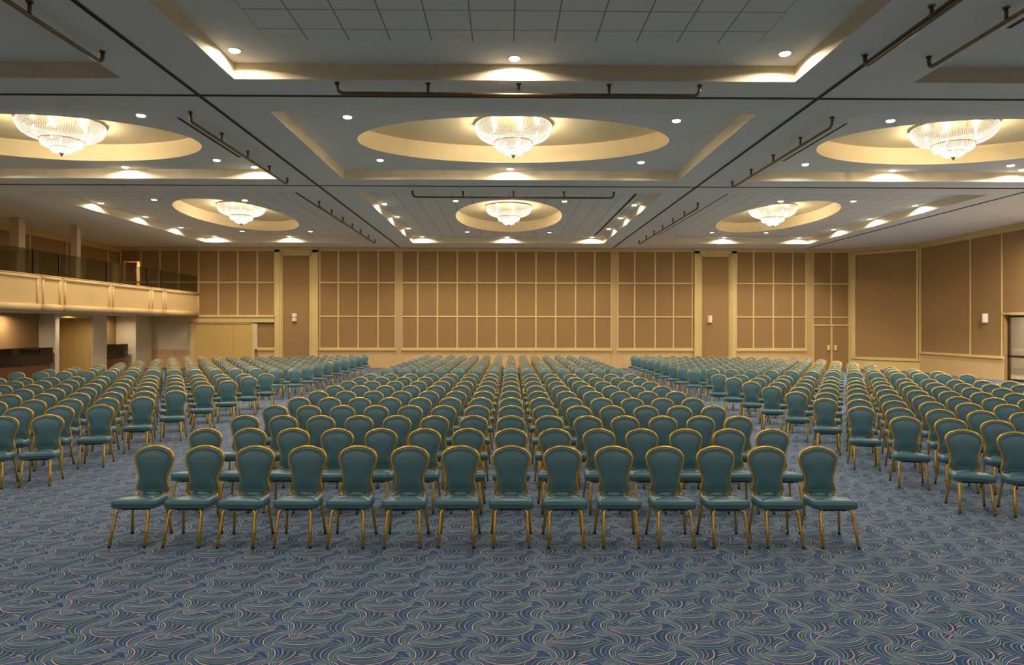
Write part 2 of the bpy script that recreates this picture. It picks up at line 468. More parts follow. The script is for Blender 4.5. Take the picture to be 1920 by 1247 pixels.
# two broad framed pilasters
for xa, xb, xc, xd in ((-11.58, -9.4, -11.21, -9.83), (9.62, 11.76, 10.0, 11.4)):
    xa, xb, xc, xd = bx(xa, xb, xc, xd)
    y1 = YB - 0.16
    pl = MB().box(xa, y1, 0, xc - 0.12, YB, CZ).box(xd + 0.12, y1, 0, xb, YB, CZ).box(xa, y1, 5.86, xb, YB, CZ)
    pl.box(xa - 0.04, y1 - 0.05, CZ - 0.14, xb + 0.04, YB, CZ)
    p_ = bevel(pl.build('framed_pilaster', M['trim'], wall_back), 0.012, 1)
    fr = MB().box(xc - 0.12, y1 + 0.03, 0, xc - 0.04, YB, 5.86).box(xd + 0.04, y1 + 0.03, 0, xd + 0.12, YB, 5.86).box(xc - 0.12, y1 + 0.03, 5.78, xd + 0.12, YB, 5.86)
    fr.box(xc - 0.04, y1 + 0.07, 0, xc + 0.02, YB, 5.78).box(xd - 0.02, y1 + 0.07, 0, xd + 0.04, YB, 5.78).box(xc - 0.04, y1 + 0.07, 5.7, xd + 0.04, YB, 5.78)
    bevel(fr.build('pilaster_frame', M['trim'], p_), 0.01, 1)
    MB().box(xc, YB - 0.05, 0, xd, YB, 5.72).build('pilaster_panel', M['fabric'], p_)
# beam band above the folding doors and under the balcony
m = MB().box(XLU + 0.6, YB - 0.14, 2.30, bx(-11.6)[0], YB, 2.60).box(BX, YB - 0.2, 2.56, bx(-11.6)[0], YB, 2.68)
bevel(m.build('header_beam', M['trim'], wall_back), 0.015, 1)
# plaster and wainscot under the balcony
MB().box(-18.75, YB - 0.03, 0.92, -15.85, YB, 2.30).build('plaster_field', M['white'], wall_back)
m = MB()
for xa, xb in ((-18.8, -17.86), (-17.84, -16.77), (-16.75, -15.9)): m.box(xa, YB - 0.035, 0, xb, YB, 0.92)
m.build('wainscot', M['stone'], wall_back)

# folding doors, door_1
d1 = MB()
for xa, xb in ((-15.65, -14.67), (-14.665, -13.68), (-13.675, -12.73)):
    d1.box(xa * K, YB - 0.07, 0, xb * K, YB - 0.01, 2.24)
door1 = struct(bevel(d1.build('door_1', M['oak']), 0.006, 1))
m = MB().box(-15.85 * K, YB - 0.12, 0, -15.65 * K, YB, 2.3).box(-12.73 * K, YB - 0.12, 0, -12.6 * K, YB, 2.3)
m.box(-15.85 * K, YB - 0.12, 2.24, -12.6 * K, YB, 2.3)
bevel(m.build('door_frame', M['trim'], door1), 0.01, 1)
MB().box(-12.6 * K, YB - 0.1, 0.95, -12.47 * K, YB, 2.24).build('white_jamb', M['white'], door1)

# brown double door, door_2
door2 = struct(MB().box(15.76 * K, YB - 0.05, 0.01, 16.6 * K, YB, 2.17).box(16.7 * K, YB - 0.05, 0.01, 17.52 * K, YB, 2.17).build('door_2', M['fabric']))
m = MB().box(15.68 * K, YB - 0.08, 0, 15.76 * K, YB, 2.22).box(16.6 * K, YB - 0.08, 0, 16.7 * K, YB, 2.17).box(17.52 * K, YB - 0.08, 0, 17.62 * K, YB, 2.22)
m.box(15.68 * K, YB - 0.09, 2.17, 17.62 * K, YB, 2.25)
bevel(m.build('door_frame', M['trim'], door2), 0.01, 1)
for xh in (16.47, 16.83):
    hb = MB().box(xh * K - 0.06, YB - 0.14, 0.92, xh * K + 0.06, YB - 0.05, 1.2)
    bevel(hb.build('door_handle', M['handle'], door2), 0.02, 2)

# doorway with light behind on the balcony level, door_5
d5 = MB().box(DX0, YB + T, 3.4, DX0 + 0.03, YB + 1.8, DZ1 + 0.1).box(DX1 - 0.0, YB + T, 3.4, DX1 + 0.4, YB + 1.8, DZ1 + 0.1)
d5.box(DX0, YB + 1.8, 3.4, DX1 + 0.4, YB + 1.85, DZ1 + 0.1).box(DX0, YB, 3.4, DX1 + 0.4, YB + 1.85, 3.5).box(DX0, YB + T, DZ1, DX1 + 0.4, YB + 1.85, DZ1 + 0.05)
door5 = struct(d5.build('door_5', M['white']))
lf = MB().box(DX0 + 0.05, YB + 0.08, 3.5, DX0 + 0.62, YB + 0.12, 5.36)
lf.build('door_leaf', M['redwood'], door5)
MB().box(DX0 + 0.5, YB + 0.03, 4.3, DX0 + 0.58, YB + 0.08, 4.36).build('door_handle', M['track'], door5)
ld = bpy.data.lights.new('corridor_lamp', 'AREA'); ld.shape = 'DISK'; ld.size = 0.3; ld.energy = 14; ld.color = (1, .82, .62)
lo = bpy.data.objects.new('corridor_lamp', ld); COL.objects.link(lo); lo.location = (DX1 - 0.3, YB + 1.0, DZ1 - 0.05); lo.parent = door5

# ------------------------------------------------------------------ angled wall and right wall
A0 = Vector((17.72, YB, 0)); A1 = Vector((XR, 32.5, 0))
ad = (A1 - A0); AL = ad.length; aang = math.atan2(ad.y, ad.x)
wa = MB().box(0, 0, 0, AL, 0.2, CZ).build('wall_corner', M['trim']); struct(wa)
wa.location = A0; wa.rotation_euler = (0, 0, aang)
MB().box(0.32, -0.02, 0.62, AL - 0.17, 0, 5.78).build('wall_panel', M['fabric'], wa)
m = MB()
for (a0, a1, dep) in ((0.2, 0.32, 0.07), (0.12, 0.2, 0.04)):
    m.box(a0, -dep, 0.5, a1, 0, 5.9); m.box(AL - a1 + 0.17, -dep, 0.5, AL - a0 + 0.15, 0, 5.9)
m.box(0.12, -0.07, 0.48, AL, 0, 0.62).box(0.12, -0.07, 5.78, AL, 0, 5.9)
bevel(m.build('panel_frame', M['trim'], wa), 0.015, 2)
MB().box(0, -0.09, CZ - 0.14, AL, 0, CZ).build('crown_moulding', M['trim'], wa)

DY0, DY1, DZ = 22.4, 27.0, 2.62     # recess with the glass doors
wr = MB().box(XR, DY1, 0, XR + 0.24, 32.6, CZ).box(XR, DY0, DZ, XR + 0.24, DY1, CZ).box(XR, YF, 0, XR + 0.24, DY0, CZ)
wall_right = struct(wr.build('wall_right', M['fabric']))
m = MB()
for y in (32.42, 28.95, 27.1): m.box(XR - 0.03, y - 0.035, 0.95, XR, y + 0.035, 5.85)
for y in (20.5, 16.5, 12.0, 7.5, 3.0): m.box(XR - 0.03, y - 0.035, 0.95, XR, y + 0.035, 5.85)
m.box(XR - 0.03, DY0, DZ, XR, DY1 + 0.12, DZ + 0.07)
bevel(m.build('panel_moulding', M['trim'], wall_right), 0.008, 1)
m = MB().box(XR - 0.06, YF, 5.85, XR, 32.5, CZ - 0.1).box(XR - 0.1, YF, CZ - 0.14, XR, 32.5, CZ)
m.build('crown_moulding', M['trim'], wall_right)
for ya, yb in ((DY1, 32.45), (YF, DY0)):
    MB().box(XR - 0.02, ya - 0.0, 0, XR, yb, 0.86).build('wainscot', M['stone'], wall_right)
    m = MB().box(XR - 0.08, ya - 0.02, 0.86, XR, yb, 0.93).box(XR - 0.05, ya - 0.02, 0.93, XR, yb, 0.97)
    bevel(m.build('wainscot_rail', M['trim'], wall_right), 0.01, 2)
GX = XR + 0.17
dr = MB()
for y in (DY1 - 0.06, DY1 - 1.55, DY1 - 3.0, DY0 + 0.06): dr.box(GX - 0.03, y - 0.05, 0, GX + 0.03, y + 0.05, 2.5)
for z in (0.05, 0.98, 2.55): dr.box(GX - 0.03, DY0, z - 0.05, GX + 0.03, DY1, z + 0.05)
door3 = struct(bevel(dr.build('door_3', M['track']), 0.006, 1))
MB().box(GX - 0.006, DY0, 0.02, GX + 0.006, DY1, 2.5).build('glass_pane', M['pane'], door3)
# corridor seen through the glass
wc = MB().box(XR + 3.2, DY0 - 4, 0, XR + 3.3, DY1 + 8, 3.2).box(XR + 0.24, DY1 + 8, 0, XR + 3.3, DY1 + 8.1, 3.2).box(XR + 0.24, DY0 - 4.1, 0, XR + 3.3, DY0 - 4, 3.2)
wc.box(XR + 0.24, DY0 - 4, 3.2, XR + 3.3, DY1 + 8, 3.3)
struct(wc.build('wall_corridor', M['white']))
fc = MB().box(XR + 0.24, DY0 - 4, -0.1, XR + 3.3, DY1 + 8, 0.001); struct(fc.build('floor_corridor', M['stone']))
for y in (24.0, 28.5):
    l_ = bpy.data.lights.new('corridor_lamp', 'AREA'); l_.shape = 'DISK'; l_.size = 0.5; l_.energy = 160; l_.color = (0.92, 0.97, 1)
    lo = bpy.data.objects.new('corridor_lamp', l_); COL.objects.link(lo); lo.location = (XR + 2.0, y, 3.15)

# wall behind the camera
struct(MB().box(XLU - 0.3, YF - 0.3, 0, XR + 0.9, YF, CZ).build('wall_front', M['fabric']))

# ------------------------------------------------------------------ left side: lower wall, niches, balcony
wl = MB()
wl.box(XLU - 0.3, YF, 0, XLU, YB, CZ)
wall_left = struct(wl.build('wall_left', M['fabric']))
MB().box(XLU, YF, 0, -18.65, 27.75, 2.6).build('niche_wall', M['fabric'], wall_left)
MB().box(XLU, 31.35, 0, -18.85, 33.6, 2.6).build('niche_wall', M['fabric'], wall_left)
bevel(MB().box(XLU, 27.75, 0, -18.0, 28.02, 2.6).build('pier', M['white'], wall_left), 0.01, 1)
bevel(MB().box(XLU, 30.25, 0, -18.0, 31.35, 2.6).build('pier', M['white'], wall_left), 0.01, 1)
bevel(MB().box(XLU, 33.6, 0, -17.9, YB - 0.04, 2.6).build('pier', M['white'], wall_left), 0.01, 1)
m = MB()
for y in (34.2, 31.0, 28.6, 26.2, 23.8, 21.4, 19, 16.6, 14.2): m.box(XLU, y - 0.05, 3.5, XLU + 0.03, y + 0.05, 5.85)
bevel(m.build('panel_moulding', M['trim'], wall_left), 0.008, 1)
MB().box(XLU, YF, 5.85, XLU + 0.08, YB, CZ).build('crown_moulding', M['trim'], wall_left)
# wooden door in the recess, door_4
door4 = struct(bevel(MB().box(-19.55, 30.19, 0.01, -18.72, 30.24, 2.36).build('door_4', M['oak']), 0.006, 1))
m = MB().box(-18.72, 30.16, 0, -18.6, 30.25, 2.6).box(-19.6, 30.16, 2.36, -18.72, 30.25, 2.6).box(-18.6, 30.2, 0, -18.02, 30.25, 2.44)
m.box(-18.35, 30.17, 0, -18.27, 30.2, 2.44).box(-19.6, 28.02, 2.44, -18.0, 30.16, 2.6)
bevel(m.build('door_frame', M['oak'], door4), 0.008, 1)
MB().box(-19.45, 30.13, 0.9, -19.38, 30.19, 1.1).build('door_handle', M['track'], door4)

def bar(label, x0, x1, y0, y1, zt, ret):
    r = empty('bar_counter', ((x0 + x1) / 2, (y0 + y1) / 2, 0))
    ox, oy = r.location.x, r.location.y
    B = lambda *q: (q[0] - ox, q[1] - oy, q[2], q[3] - ox, q[4] - oy, q[5])
    bevel(MB().box(*B(x0, y0, 0, x1 - 0.12, y1, 0.62)).build('front_panel', M['bar_wood'], r), 0.01, 1)
    bevel(MB().box(*B(x0, y0, 0.62, x1 - 0.02, y1, 0.98)).build('counter_body', M['granite'], r), 0.01, 1)
    bevel(MB().box(*B(x0, y0, 0.98, x1 + 0.04, y1, 1.02)).build('counter_top', M['granite'], r), 0.01, 2)
    MB().box(*B(x1 - 0.03, y0, 1.02, x1 - 0.015, y1, zt)).build('glass_screen', M['darkglass'], r)
    MB().box(*B(x0, y0, 1.02, x0 + 0.06, y1, zt)).build('back_ledge', M['granite'], r)
    tag(r, label, 'bar')
    return r
M['darkglass'] = glass_mat('dark_glass', (0.22, 0.2, 0.15, 1))
bar('long dark granite bar counter in the left niche under the balcony', -18.62, -18.05, 17.0, 27.72, 1.25, 1)
bar('short dark granite bar counter beyond the white pier under the balcony', -18.83, -18.15, 31.4, 33.4, 1.25, 1)

bal = empty('balcony', (BX, 24.0, 2.6))
tag(bal, 'long cream panelled balcony with glass balustrade along the left wall', 'balcony')
def rel(o):
    o.location = (-BX, -24.0, -2.6); return o
rel(MB().box(XLU, YF, 2.6, BX - 0.12, YB, 3.45).build('floor_slab', M['white'], bal))
rel(bevel(MB().box(BX - 0.12, YF, 2.66, BX, YB - 0.005, 3.79).build('fascia', M['fascia'], bal), 0.01, 1))
joints = [1.5, 2.7, 5.8, 7.0, 10.1, 13.1, 14.3, 17.3, 18.5, 20.0, 23.15, 24.3, 27.3, 30.35, 31.55, YB]
for a, b in zip(joints[:-1], joints[1:]):
    p = MB()
    y0, y1, z0, z1 = a + 0.09, b - 0.09, 2.6, 3.80
    def fat(pts, r):
        p.tube(pts, r, 10)
    # bolection frame: stout half-round rolls, the lower one hanging below the fascia
    fat([(BX + 0.0, y0, z0 + 0.13), (BX + 0.0, y1, z0 + 0.13)], 0.118)
    fat([(BX + 0.0, y0, z1 - 0.08), (BX + 0.0, y1, z1 - 0.08)], 0.06)
    fat([(BX + 0.0, y0 + 0.05, z0 + 0.1), (BX + 0.0, y0 + 0.05, z1 - 0.08)], 0.042)
    fat([(BX + 0.0, y1 - 0.05, z0 + 0.1), (BX + 0.0, y1 - 0.05, z1 - 0.08)], 0.042)
    rel(p.build('panel_frame', M['fascia'], bal, smooth=True))
rel(bevel(MB().box(BX - 0.14, YF, 3.79, BX + 0.03, YB - 0.01, 3.82).build('parapet_cap', M['fascia'], bal), 0.015, 2))
gj = [5.8, 10.1, 14.3, 18.5, 22.9, 24.2, 27.1, 30.15, 31.4, YB - 0.05]
for a, b in zip(gj[:-1], gj[1:]):
    rel(MB().box(BX - 0.05, a + 0.02, 3.82, BX - 0.035, b - 0.02, 4.63).build('glass_panel', M['glass'], bal))
for a in gj[:-1]:
    rel(MB().box(BX - 0.065, a - 0.02, 3.80, BX - 0.02, a + 0.02, 4.63).build('glass_post', M['dark'], bal))

def column(x, y, s, label):
    r = empty('column', (x, y, 3.45))
    bevel(MB().box(-s, -s, 0.0, s, s, CZ - 3.45).build('shaft', M['white'], r), 0.015, 1)
    MB().box(-s - 0.03, -s - 0.03, 0, s + 0.03, s + 0.03, 0.12).build('column_base', M['white'], r)
    tag(r, label, 'column')
column(-17.15, 27.7, 0.13, 'slim square white column standing free on the balcony')
column(-18.2, 25.9, 0.18, 'broad square white column at the left end of the balcony')

# ------------------------------------------------------------------ downlights
def downlight(x, y, z, label, cool=False, wt=None, r=0.085, grp=None, power=None):
    root = empty('downlight', (x, y, z))
    MB().lathe([(r, -0.004), (r * 1.28, -0.012), (r * 1.32, 0.0)], 24).build('trim_ring', M['lamp_rim'], root, smooth=True)
    MB().lathe([(0.001, -0.006), (r, -0.006)], 24).build('lamp_lens', M['lens_cool' if cool else 'lens'], root)
    tag(root, label, 'ceiling light', grp)
    l_ = bpy.data.lights.new('lamp', 'AREA'); l_.shape = 'DISK'; l_.size = r * 1.7; l_.spread = math.radians(162)
    l_.energy = power or DOWNLIGHT_W; l_.color = (0.86, 1.0, 0.93) if cool else (1.0, 0.86, 0.68)
    lo = bpy.data.objects.new('lamp', l_); COL.objects.link(lo)
    lo.parent = root; lo.location = (0, 0, -0.02)
    lo.visible_camera = True
    return root
Lm = [
 (-4.2, 10.73, 'round recessed downlight at left corner of the nearest centre coffer'),
 (0.15, 10.98, 'round recessed downlight in the middle of the nearest centre coffer edge'),
 (4.38, 10.72, 'round recessed downlight at right corner of the nearest centre coffer'),
 (-3.22, 14.1, 'bright downlight left of the middle chandelier, nearer one'),
 (3.56, 14.24, 'bright downlight right of the middle chandelier, nearer one'),
 (-3.21, 17.74, 'bright downlight left of the middle chandelier, farther one'),
 (3.54, 17.85, 'bright downlight right of the middle chandelier, farther one'),
 (0.14, 18.66, 'small downlight at the far edge of the middle centre coffer'),
 (-7.4, 14.07, 'bright downlight right of the large left chandelier, nearer one'),
 (-7.43, 17.82, 'bright downlight right of the large left chandelier, farther one'),
 (-10.22, 18.64, 'small downlight behind the large left chandelier by the coffer edge'),
 (-6.72, 18.55, 'small downlight at the corner of the left coffer beside the bronze pipe'),
 (-13.2, 17.85, 'downlight left of the large left chandelier at the frame edge'),
 (-1.67, 23.39, 'downlight before the far centre chandelier, left one of two'),
 (2.03, 23.41, 'downlight before the far centre chandelier, right one of two'),
 (-1.7, 31.14, 'downlight behind the far centre chandelier, left one of two'),
 (2.03, 31.2, 'downlight behind the far centre chandelier, right one of two'),
 (0.12, 32.85, 'downlight at the middle of the far centre coffer edge above the back wall'),
 (-3.93, 32.8, 'downlight in the far left corner of the far centre coffer'),
 (4.16, 32.8, 'downlight in the far right corner of the far centre coffer'),
 (-4.2, 24.05, 'nearest of three downlights along the left side of the far centre coffer'),
 (-4.2, 26.92, 'middle of three downlights along the left side of the far centre coffer'),
 (-4.2, 30.07, 'farthest of three downlights along the left side of the far centre coffer'),
 (4.54, 24.1, 'nearest of three downlights along the right side of the far centre coffer'),
 (4.54, 27.0, 'middle of three downlights along the right side of the far centre coffer'),
 (4.54, 30.0, 'farthest of three downlights along the right side of the far centre coffer'),
 (-14.07, 24.13, 'nearest of three downlights along the outer side of the far left coffer'),
 (-14.07, 27.12, 'middle of three downlights along the outer side of the far left coffer'),
 (-14.07, 30.05, 'farthest of three downlights along the outer side of the far left coffer'),
 (-13.8, 32.85, 'downlight in the outer corner of the far left coffer above the balcony end'),
 (-10.25, 32.85, 'downlight at the coffer edge above the left framed pilaster'),
 (-11.88, 23.44, 'downlight left of and before the far left chandelier'),
 (-8.83, 23.47, 'downlight directly before the far left chandelier, at its upper rim'),
 (-11.84, 31.14, 'downlight directly below and behind the far left chandelier'),
 (-8.76, 31.13, 'downlight behind the far left chandelier, right one'),
 (9.37, 23.26, 'downlight before the far right chandelier, left one'),
 (11.82, 23.21, 'downlight before the far right chandelier, right one'),
 (11.85, 31.06, 'downlight behind the far right chandelier, right one'),
 (9.38, 31.05, 'downlight behind the far right chandelier, left one'),
 (10.52, 32.83, 'downlight at the coffer edge above the right framed pilaster'),
 (14.1, 32.8, 'downlight in the outer far corner of the far right coffer'),
 (14.42, 24.04, 'nearest of three downlights along the outer side of the far right coffer'),
 (14.42, 27.04, 'middle of three downlights along the outer side of the far right coffer'),
 (14.42, 30.01, 'farthest of three downlights along the outer side of the far right coffer'),
]
for x, y, lb in Lm: downlight(x, y, IZ, lb, power=DOWNLIGHT_W * (2.2 if x > 14.4 else 1.0))
for x, y, lb, c in ((7.99, 14.17, 'greenish white downlight left of the large right chandelier, nearer one', True),
                    (7.9, 18.0, 'greenish white downlight left of the large right chandelier, farther one', True),
                    (13.35, 18.02, 'greenish white downlight right of the large right chandelier', True),
                    (10.58, 18.66, 'small warm downlight at the far edge of the large right coffer', False),
                    (14.03, 18.5, 'small warm downlight at the right frame edge by the large right coffer', False)):
    downlight(x, y, IZ, lb, c)
for k, (y, lb) in enumerate(((21.0, 'leftmost small downlight under the balcony'), (23.6, 'small downlight under the balcony above the long bar, left one'), (25.6, 'small downlight under the balcony above the long bar, right one'),
                             (28.6, 'small downlight under the balcony before the wooden door'), (32.3, 'small downlight under the balcony above the short bar'))):
    downlight(-18.15 if k != 3 else -17.6, y, 2.6, lb, r=0.06, power=SIDE_W)
for x, y, lb in ((17.9, 23.0, 'added wall-washing fill light by the right wall, unseen, just outside the picture'), (17.9, 20.4, 'second added wall-washing fill light by the right wall, outside the picture'),  # unseen wall washers, added to brighten the right wall
                 (17.9, 16.5, 'third added wall-washing fill light by the right wall, outside the picture'), (14.3, 14.2, 'added fill light on the outer side of the large right coffer, outside the picture')):  # coffer lamp likewise added for more light on that wall
    downlight(x, y, CZ if x > 15 else IZ, lb, power=DOWNLIGHT_W * (5.5 if x > 15 else 2.5))
# bays behind the camera keep the same lamps
for ix, x in enumerate((-12.5, -8.3, -3.2, 3.5, 8.8, 12.6)):
    for iy, y in enumerate((7.3, 1.6, -1.0, -6.0, -9.0)):
        downlight(x, y, IZ, 'downlight behind the camera, %s from left in the %s row back' % (['first', 'second', 'third', 'fourth', 'fifth', 'sixth'][ix], ['first', 'second', 'third', 'fourth', 'fifth'][iy]), grp='downlights behind the camera', power=DOWNLIGHT_W * 0.8)

# ------------------------------------------------------------------ chandeliers
PROF = [
    [(.87, -.02), (.90, -.07), (.895, -.15), (.86, -.235), (.80, -.305), (.71, -.36), (.60, -.40), (.50, -.425), (.415, -.435)],
    [(.425, -.445), (.437, -.49), (.425, -.545), (.385, -.59), (.31, -.613), (.215, -.617)],
    [(.222, -.62), (.232, -.65), (.220, -.69), (.18, -.72), (.11, -.739), (.04, -.745)]]
TIERS = [(0.90, 0, -0.04), (0.437, 0, -0.445), (0.222, 0, -0.62)]
def dense(pr, step):
    R = []
    for (r0, z0), (r1, z1) in zip(pr[:-1], pr[1:]):
        n = max(1, int(math.hypot(r1 - r0, z1 - z0) / step + 0.5))
        for k in range(n): R.append((r0 + (r1 - r0) * k / n, z0 + (z1 - z0) * k / n))
    return R + [pr[-1]]
tier_me = []; bead_me = []
for pr in PROF:
    q = MB(); q.lathe([(r * 0.975, z + 0.008) for r, z in pr], 72); tier_me.append(q.mesh('crystal_tier', M['crystal_glow'], True))
    q = MB()
    for i, (rr, zz) in enumerate(dense(pr, 0.036)):
        cnt = max(8, int(2 * PI * rr / 0.045)); sdim = 0.0105
        for k in range(cnt):
            th = 2 * PI * (k + 0.5 * (i % 2)) / cnt
            c = (rr * math.cos(th), rr * math.sin(th), zz)
            v = [(c[0] + sdim, c[1], c[2]), (c[0] - sdim, c[1], c[2]), (c[0], c[1] + sdim, c[2]), (c[0], c[1] - sdim, c[2]), (c[0], c[1], c[2] + sdim * 1.4), (c[0], c[1], c[2] - sdim * 1.4)]
            q.add(v, [(0, 2, 4), (2, 1, 4), (1, 3, 4), (3, 0, 4), (2, 0, 5), (1, 2, 5), (3, 1, 5), (0, 3, 5)])
    bead_me.append(q.mesh('crystal_beads', M['bead']))
q = MB(); q.tube([(0.89 * math.cos(2 * PI * k / 64), 0.89 * math.sin(2 * PI * k / 64), -0.03) for k in range(64)], 0.014, 6, closed=True)
rim_me = [q.mesh('brass_rim', M['brass'], True)]
for r, h, z0 in TIERS[1:]:
    q = MB(); q.tube([(r * 1.02 * math.cos(2 * PI * k / 48), r * 1.02 * math.sin(2 * PI * k / 48), z0 + 0.005) for k in range(48)], 0.014, 6, closed=True)
    rim_me.append(q.mesh('brass_rim', M['brass'], True))
q = MB().lathe([(0.07, -0.738), (0.06, -0.750), (0.03, -0.765), (0.036, -0.780), (0.018, -0.795), (0.002, -0.825)], 16, close_top=True)
fin_me = q.mesh('finial', M['brass'], True)
q = MB().lathe([(0.86, -0.055), (0.86, 0.04)], 48, close_bot=True, close_top=True)
can_me = q.mesh('ceiling_plate', M['brass'], False)
q = MB().lathe([(0.002, -0.05), (0.02, -0.04), (0.028, -0.02), (0.02, 0.01), (0.014, 0.03), (0.014, 0.07)], 10, close_top=True)
M['bulb'] = emis('bulb_glow', (1, .9, .7, 1), 18.0)
bulb_me = q.mesh('bulbs', M['bulb'], True)
names = {(0, 3): 'large crystal chandelier hanging in the left oval dome, cut by the frame',
         (1, 3): 'large crystal chandelier hanging in the central oval dome',
         (2, 3): 'large crystal chandelier hanging in the right oval dome',
         (0, 4): 'smaller looking far crystal chandelier on the left',
         (1, 4): 'far crystal chandelier in the round looking dome at the centre',
         (2, 4): 'far crystal chandelier on the right'}
for (i, j), lb in names.items():
    cx, cy, a, b = ELL[(i, j)]
    if j == 3: cy = 16.15
    r = empty('chandelier', (cx, cy, IZ + DH + 0.0))
    r.location.z = IZ + DH + 0.04
    tag(r, lb, 'chandelier')
    def pt(nm, me, par=r):
        o = bpy.data.objects.new(nm, me); COL.objects.link(o); o.parent = par; return o
    pt('ceiling_plate', can_me)
    for k in range(3):
        t_ = pt('crystal_tier', tier_me[k]); pt('crystal_beads', bead_me[k], t_)['kind'] = 'stuff'; pt('brass_rim', rim_me[k], t_)
    pt('finial', fin_me)
    spots = [(0.55 * math.cos(2 * PI * k / 5), 0.55 * math.sin(2 * PI * k / 5), -0.24, 0.85) for k in range(5)]
    spots += [(0.2 * math.cos(2 * PI * k / 3 + 1), 0.2 * math.sin(2 * PI * k / 3 + 1), -0.52, 1.3) for k in range(3)] + [(0, 0, -0.66, 1.9)]
    for sx_, sy_, sz_, f_ in spots:
        l_ = bpy.data.lights.new('bulb', 'POINT'); l_.shadow_soft_size = 0.03; l_.energy = CHANDELIER_W * f_; l_.color = (1.0, 0.88, 0.69)
        lo = bpy.data.objects.new('bulb', l_); COL.objects.link(lo); lo.parent = r
        lo.location = (sx_, sy_, sz_)
        pt('bulb', bulb_me).location = lo.location

# ------------------------------------------------------------------ bronze pipes and slots
def pipe(p0, p1, hangers, label, bend=(True, True), drop=0.18):
    """p0, p1: ends on the ceiling plane; hangers: fractions where a post goes up"""
    a = Vector((p0[0], p0[1], 0)); b = Vector((p1[0], p1[1], 0)); d = (b - a); L = d.length; d.normalize()
    r = empty('ceiling_pipe', ((a.x + b.x) / 2, (a.y + b.y) / 2, CZ))
    o = Vector(r.location)
    zc = CZ - drop; rb = 0.11
    pts = []
    def arc(pt, sgn):
        q = []
        for k in range(7):
            th = (PI / 2) * k / 6
            q.append(Vector((pt.x, pt.y, 0)) + d * sgn * (rb - rb * math.cos(th)) + Vector((0, 0, zc + rb - rb * math.sin(th))))
        return q
    pts += ([Vector((a.x, a.y, CZ))] + arc(a, 1)) if bend[0] else [Vector((a.x, a.y, zc))]
    pts += (list(reversed(arc(b, -1))) + [Vector((b.x, b.y, CZ))]) if bend[1] else [Vector((b.x, b.y, zc))]
    MB().tube([p - o for p in pts], 0.029, 10).build('tube', M['bronze'], r, smooth=True)
    hs = [a + d * h for h in hangers]
    for h in hs:
        MB().tube([Vector((h.x, h.y, zc)) - o, Vector((h.x, h.y, CZ)) - o], 0.024, 10).build('hanger', M['bronze'], r, smooth=True)
    fl = MB()
    ends = ([a] if bend[0] else []) + ([b] if bend[1] else []) + hs
    for h in ends:
        fl.lathe([(0.024, -0.03), (0.043, -0.022), (0.043, 0)], 12, (h.x - o.x, h.y - o.y, 0))
    fl.build('flange', M['bronze'], r)
    tag(r, label, 'pipe')
pipe((-2.77, 11.38), (3.24, 11.42), [1.5, 3.0, 4.5], 'bronze pipe hung across the centre before the nearest track line')
pipe((-2.74, 20.45), (3.25, 20.49), [1.5, 3.0, 4.5], 'bronze pipe hung across the centre before the far chandelier')
pipe((-5.9, 4.2), (-5.9, 10.15), [1.45, 2.9, 4.4], 'bronze pipe running along the ceiling at the upper left corner')
pipe((-5.9, 12.98), (-5.9, 18.72), [1.42, 2.88, 4.33], 'bronze pipe along the ceiling beside the left coffer, middle distance')
pipe((-5.96, 22.15), (-6.0, 31.9), [1.63, 3.3, 4.9, 6.52, 8.2], 'bronze pipe far down the ceiling left of centre, on many hangers')
pipe((5.38, 4.2), (5.32, 10.11), [1.45, 2.9, 4.35], 'bronze pipe running along the right track line near the camera')
pipe((6.3, 4.2), (6.3, 10.16), [1.4, 2.9, 4.38], 'bronze pipe at the upper right corner of the ceiling')
pipe((6.27, 13.11), (6.28, 18.92), [1.42, 2.9, 4.35], 'bronze pipe along the ceiling beside the right coffer, middle distance')
pipe((6.25, 22.2), (6.24, 31.88), [1.68, 3.28, 4.94, 6.5, 8.08], 'bronze pipe far down the ceiling right of centre, on many hangers')

def slot(x0, y0, x1, y1, label, w_=0.075):
    r = empty('slot_diffuser', ((x0 + x1) / 2, (y0 + y1) / 2, IZ))
    hx, hy = (x1 - x0) / 2, (y1 - y0) / 2
    if abs(hx) > abs(hy): m_ = MB().box(-hx, -w_ / 2, -0.012, hx, w_ / 2, 0); f_ = MB().box(-hx - 0.02, -w_ / 2 - 0.012, -0.008, hx + 0.02, w_ / 2 + 0.012, 0)
    else: m_ = MB().box(-w_ / 2, -hy, -0.012, w_ / 2, hy, 0); f_ = MB().box(-w_ / 2 - 0.012, -hy - 0.02, -0.008, w_ / 2 + 0.012, hy + 0.02, 0)
    f_.build('slot_frame', M['ceiling'], r)
    m_.build('slot_opening', M['slot'], r)
    tag(r, label, 'air vent')
slot(-6.71, 14.2, -6.71, 17.5, 'dark slot vent right of the large left chandelier')
slot(-6.68, 22.06, -6.68, 29.6, 'long dark slot vent beside the far left pipe')
slot(7.16, 14.36, 7.16, 17.65, 'dark slot vent left of the large right chandelier')
slot(7.15, 22.04, 7.15, 32.2, 'long dark slot vent beside the far right pipe')
slot(4.22, 22.08, 4.22, 32.2, 'long dark slot vent on the right side of the far centre coffer', 0.1)
slot(-3.15, 33.0 - 0.35, 1.58, 33.0 - 0.35, 'thin dark slot vent across the far centre coffer', 0.05)
slot(8.2, 32.3, 13.5, 32.3, 'thin dark slot vent across the far right coffer', 0.05)
slot(7.19, 6.5, 7.19, 9.75, 'dark slot vent at the upper right corner of the ceiling')

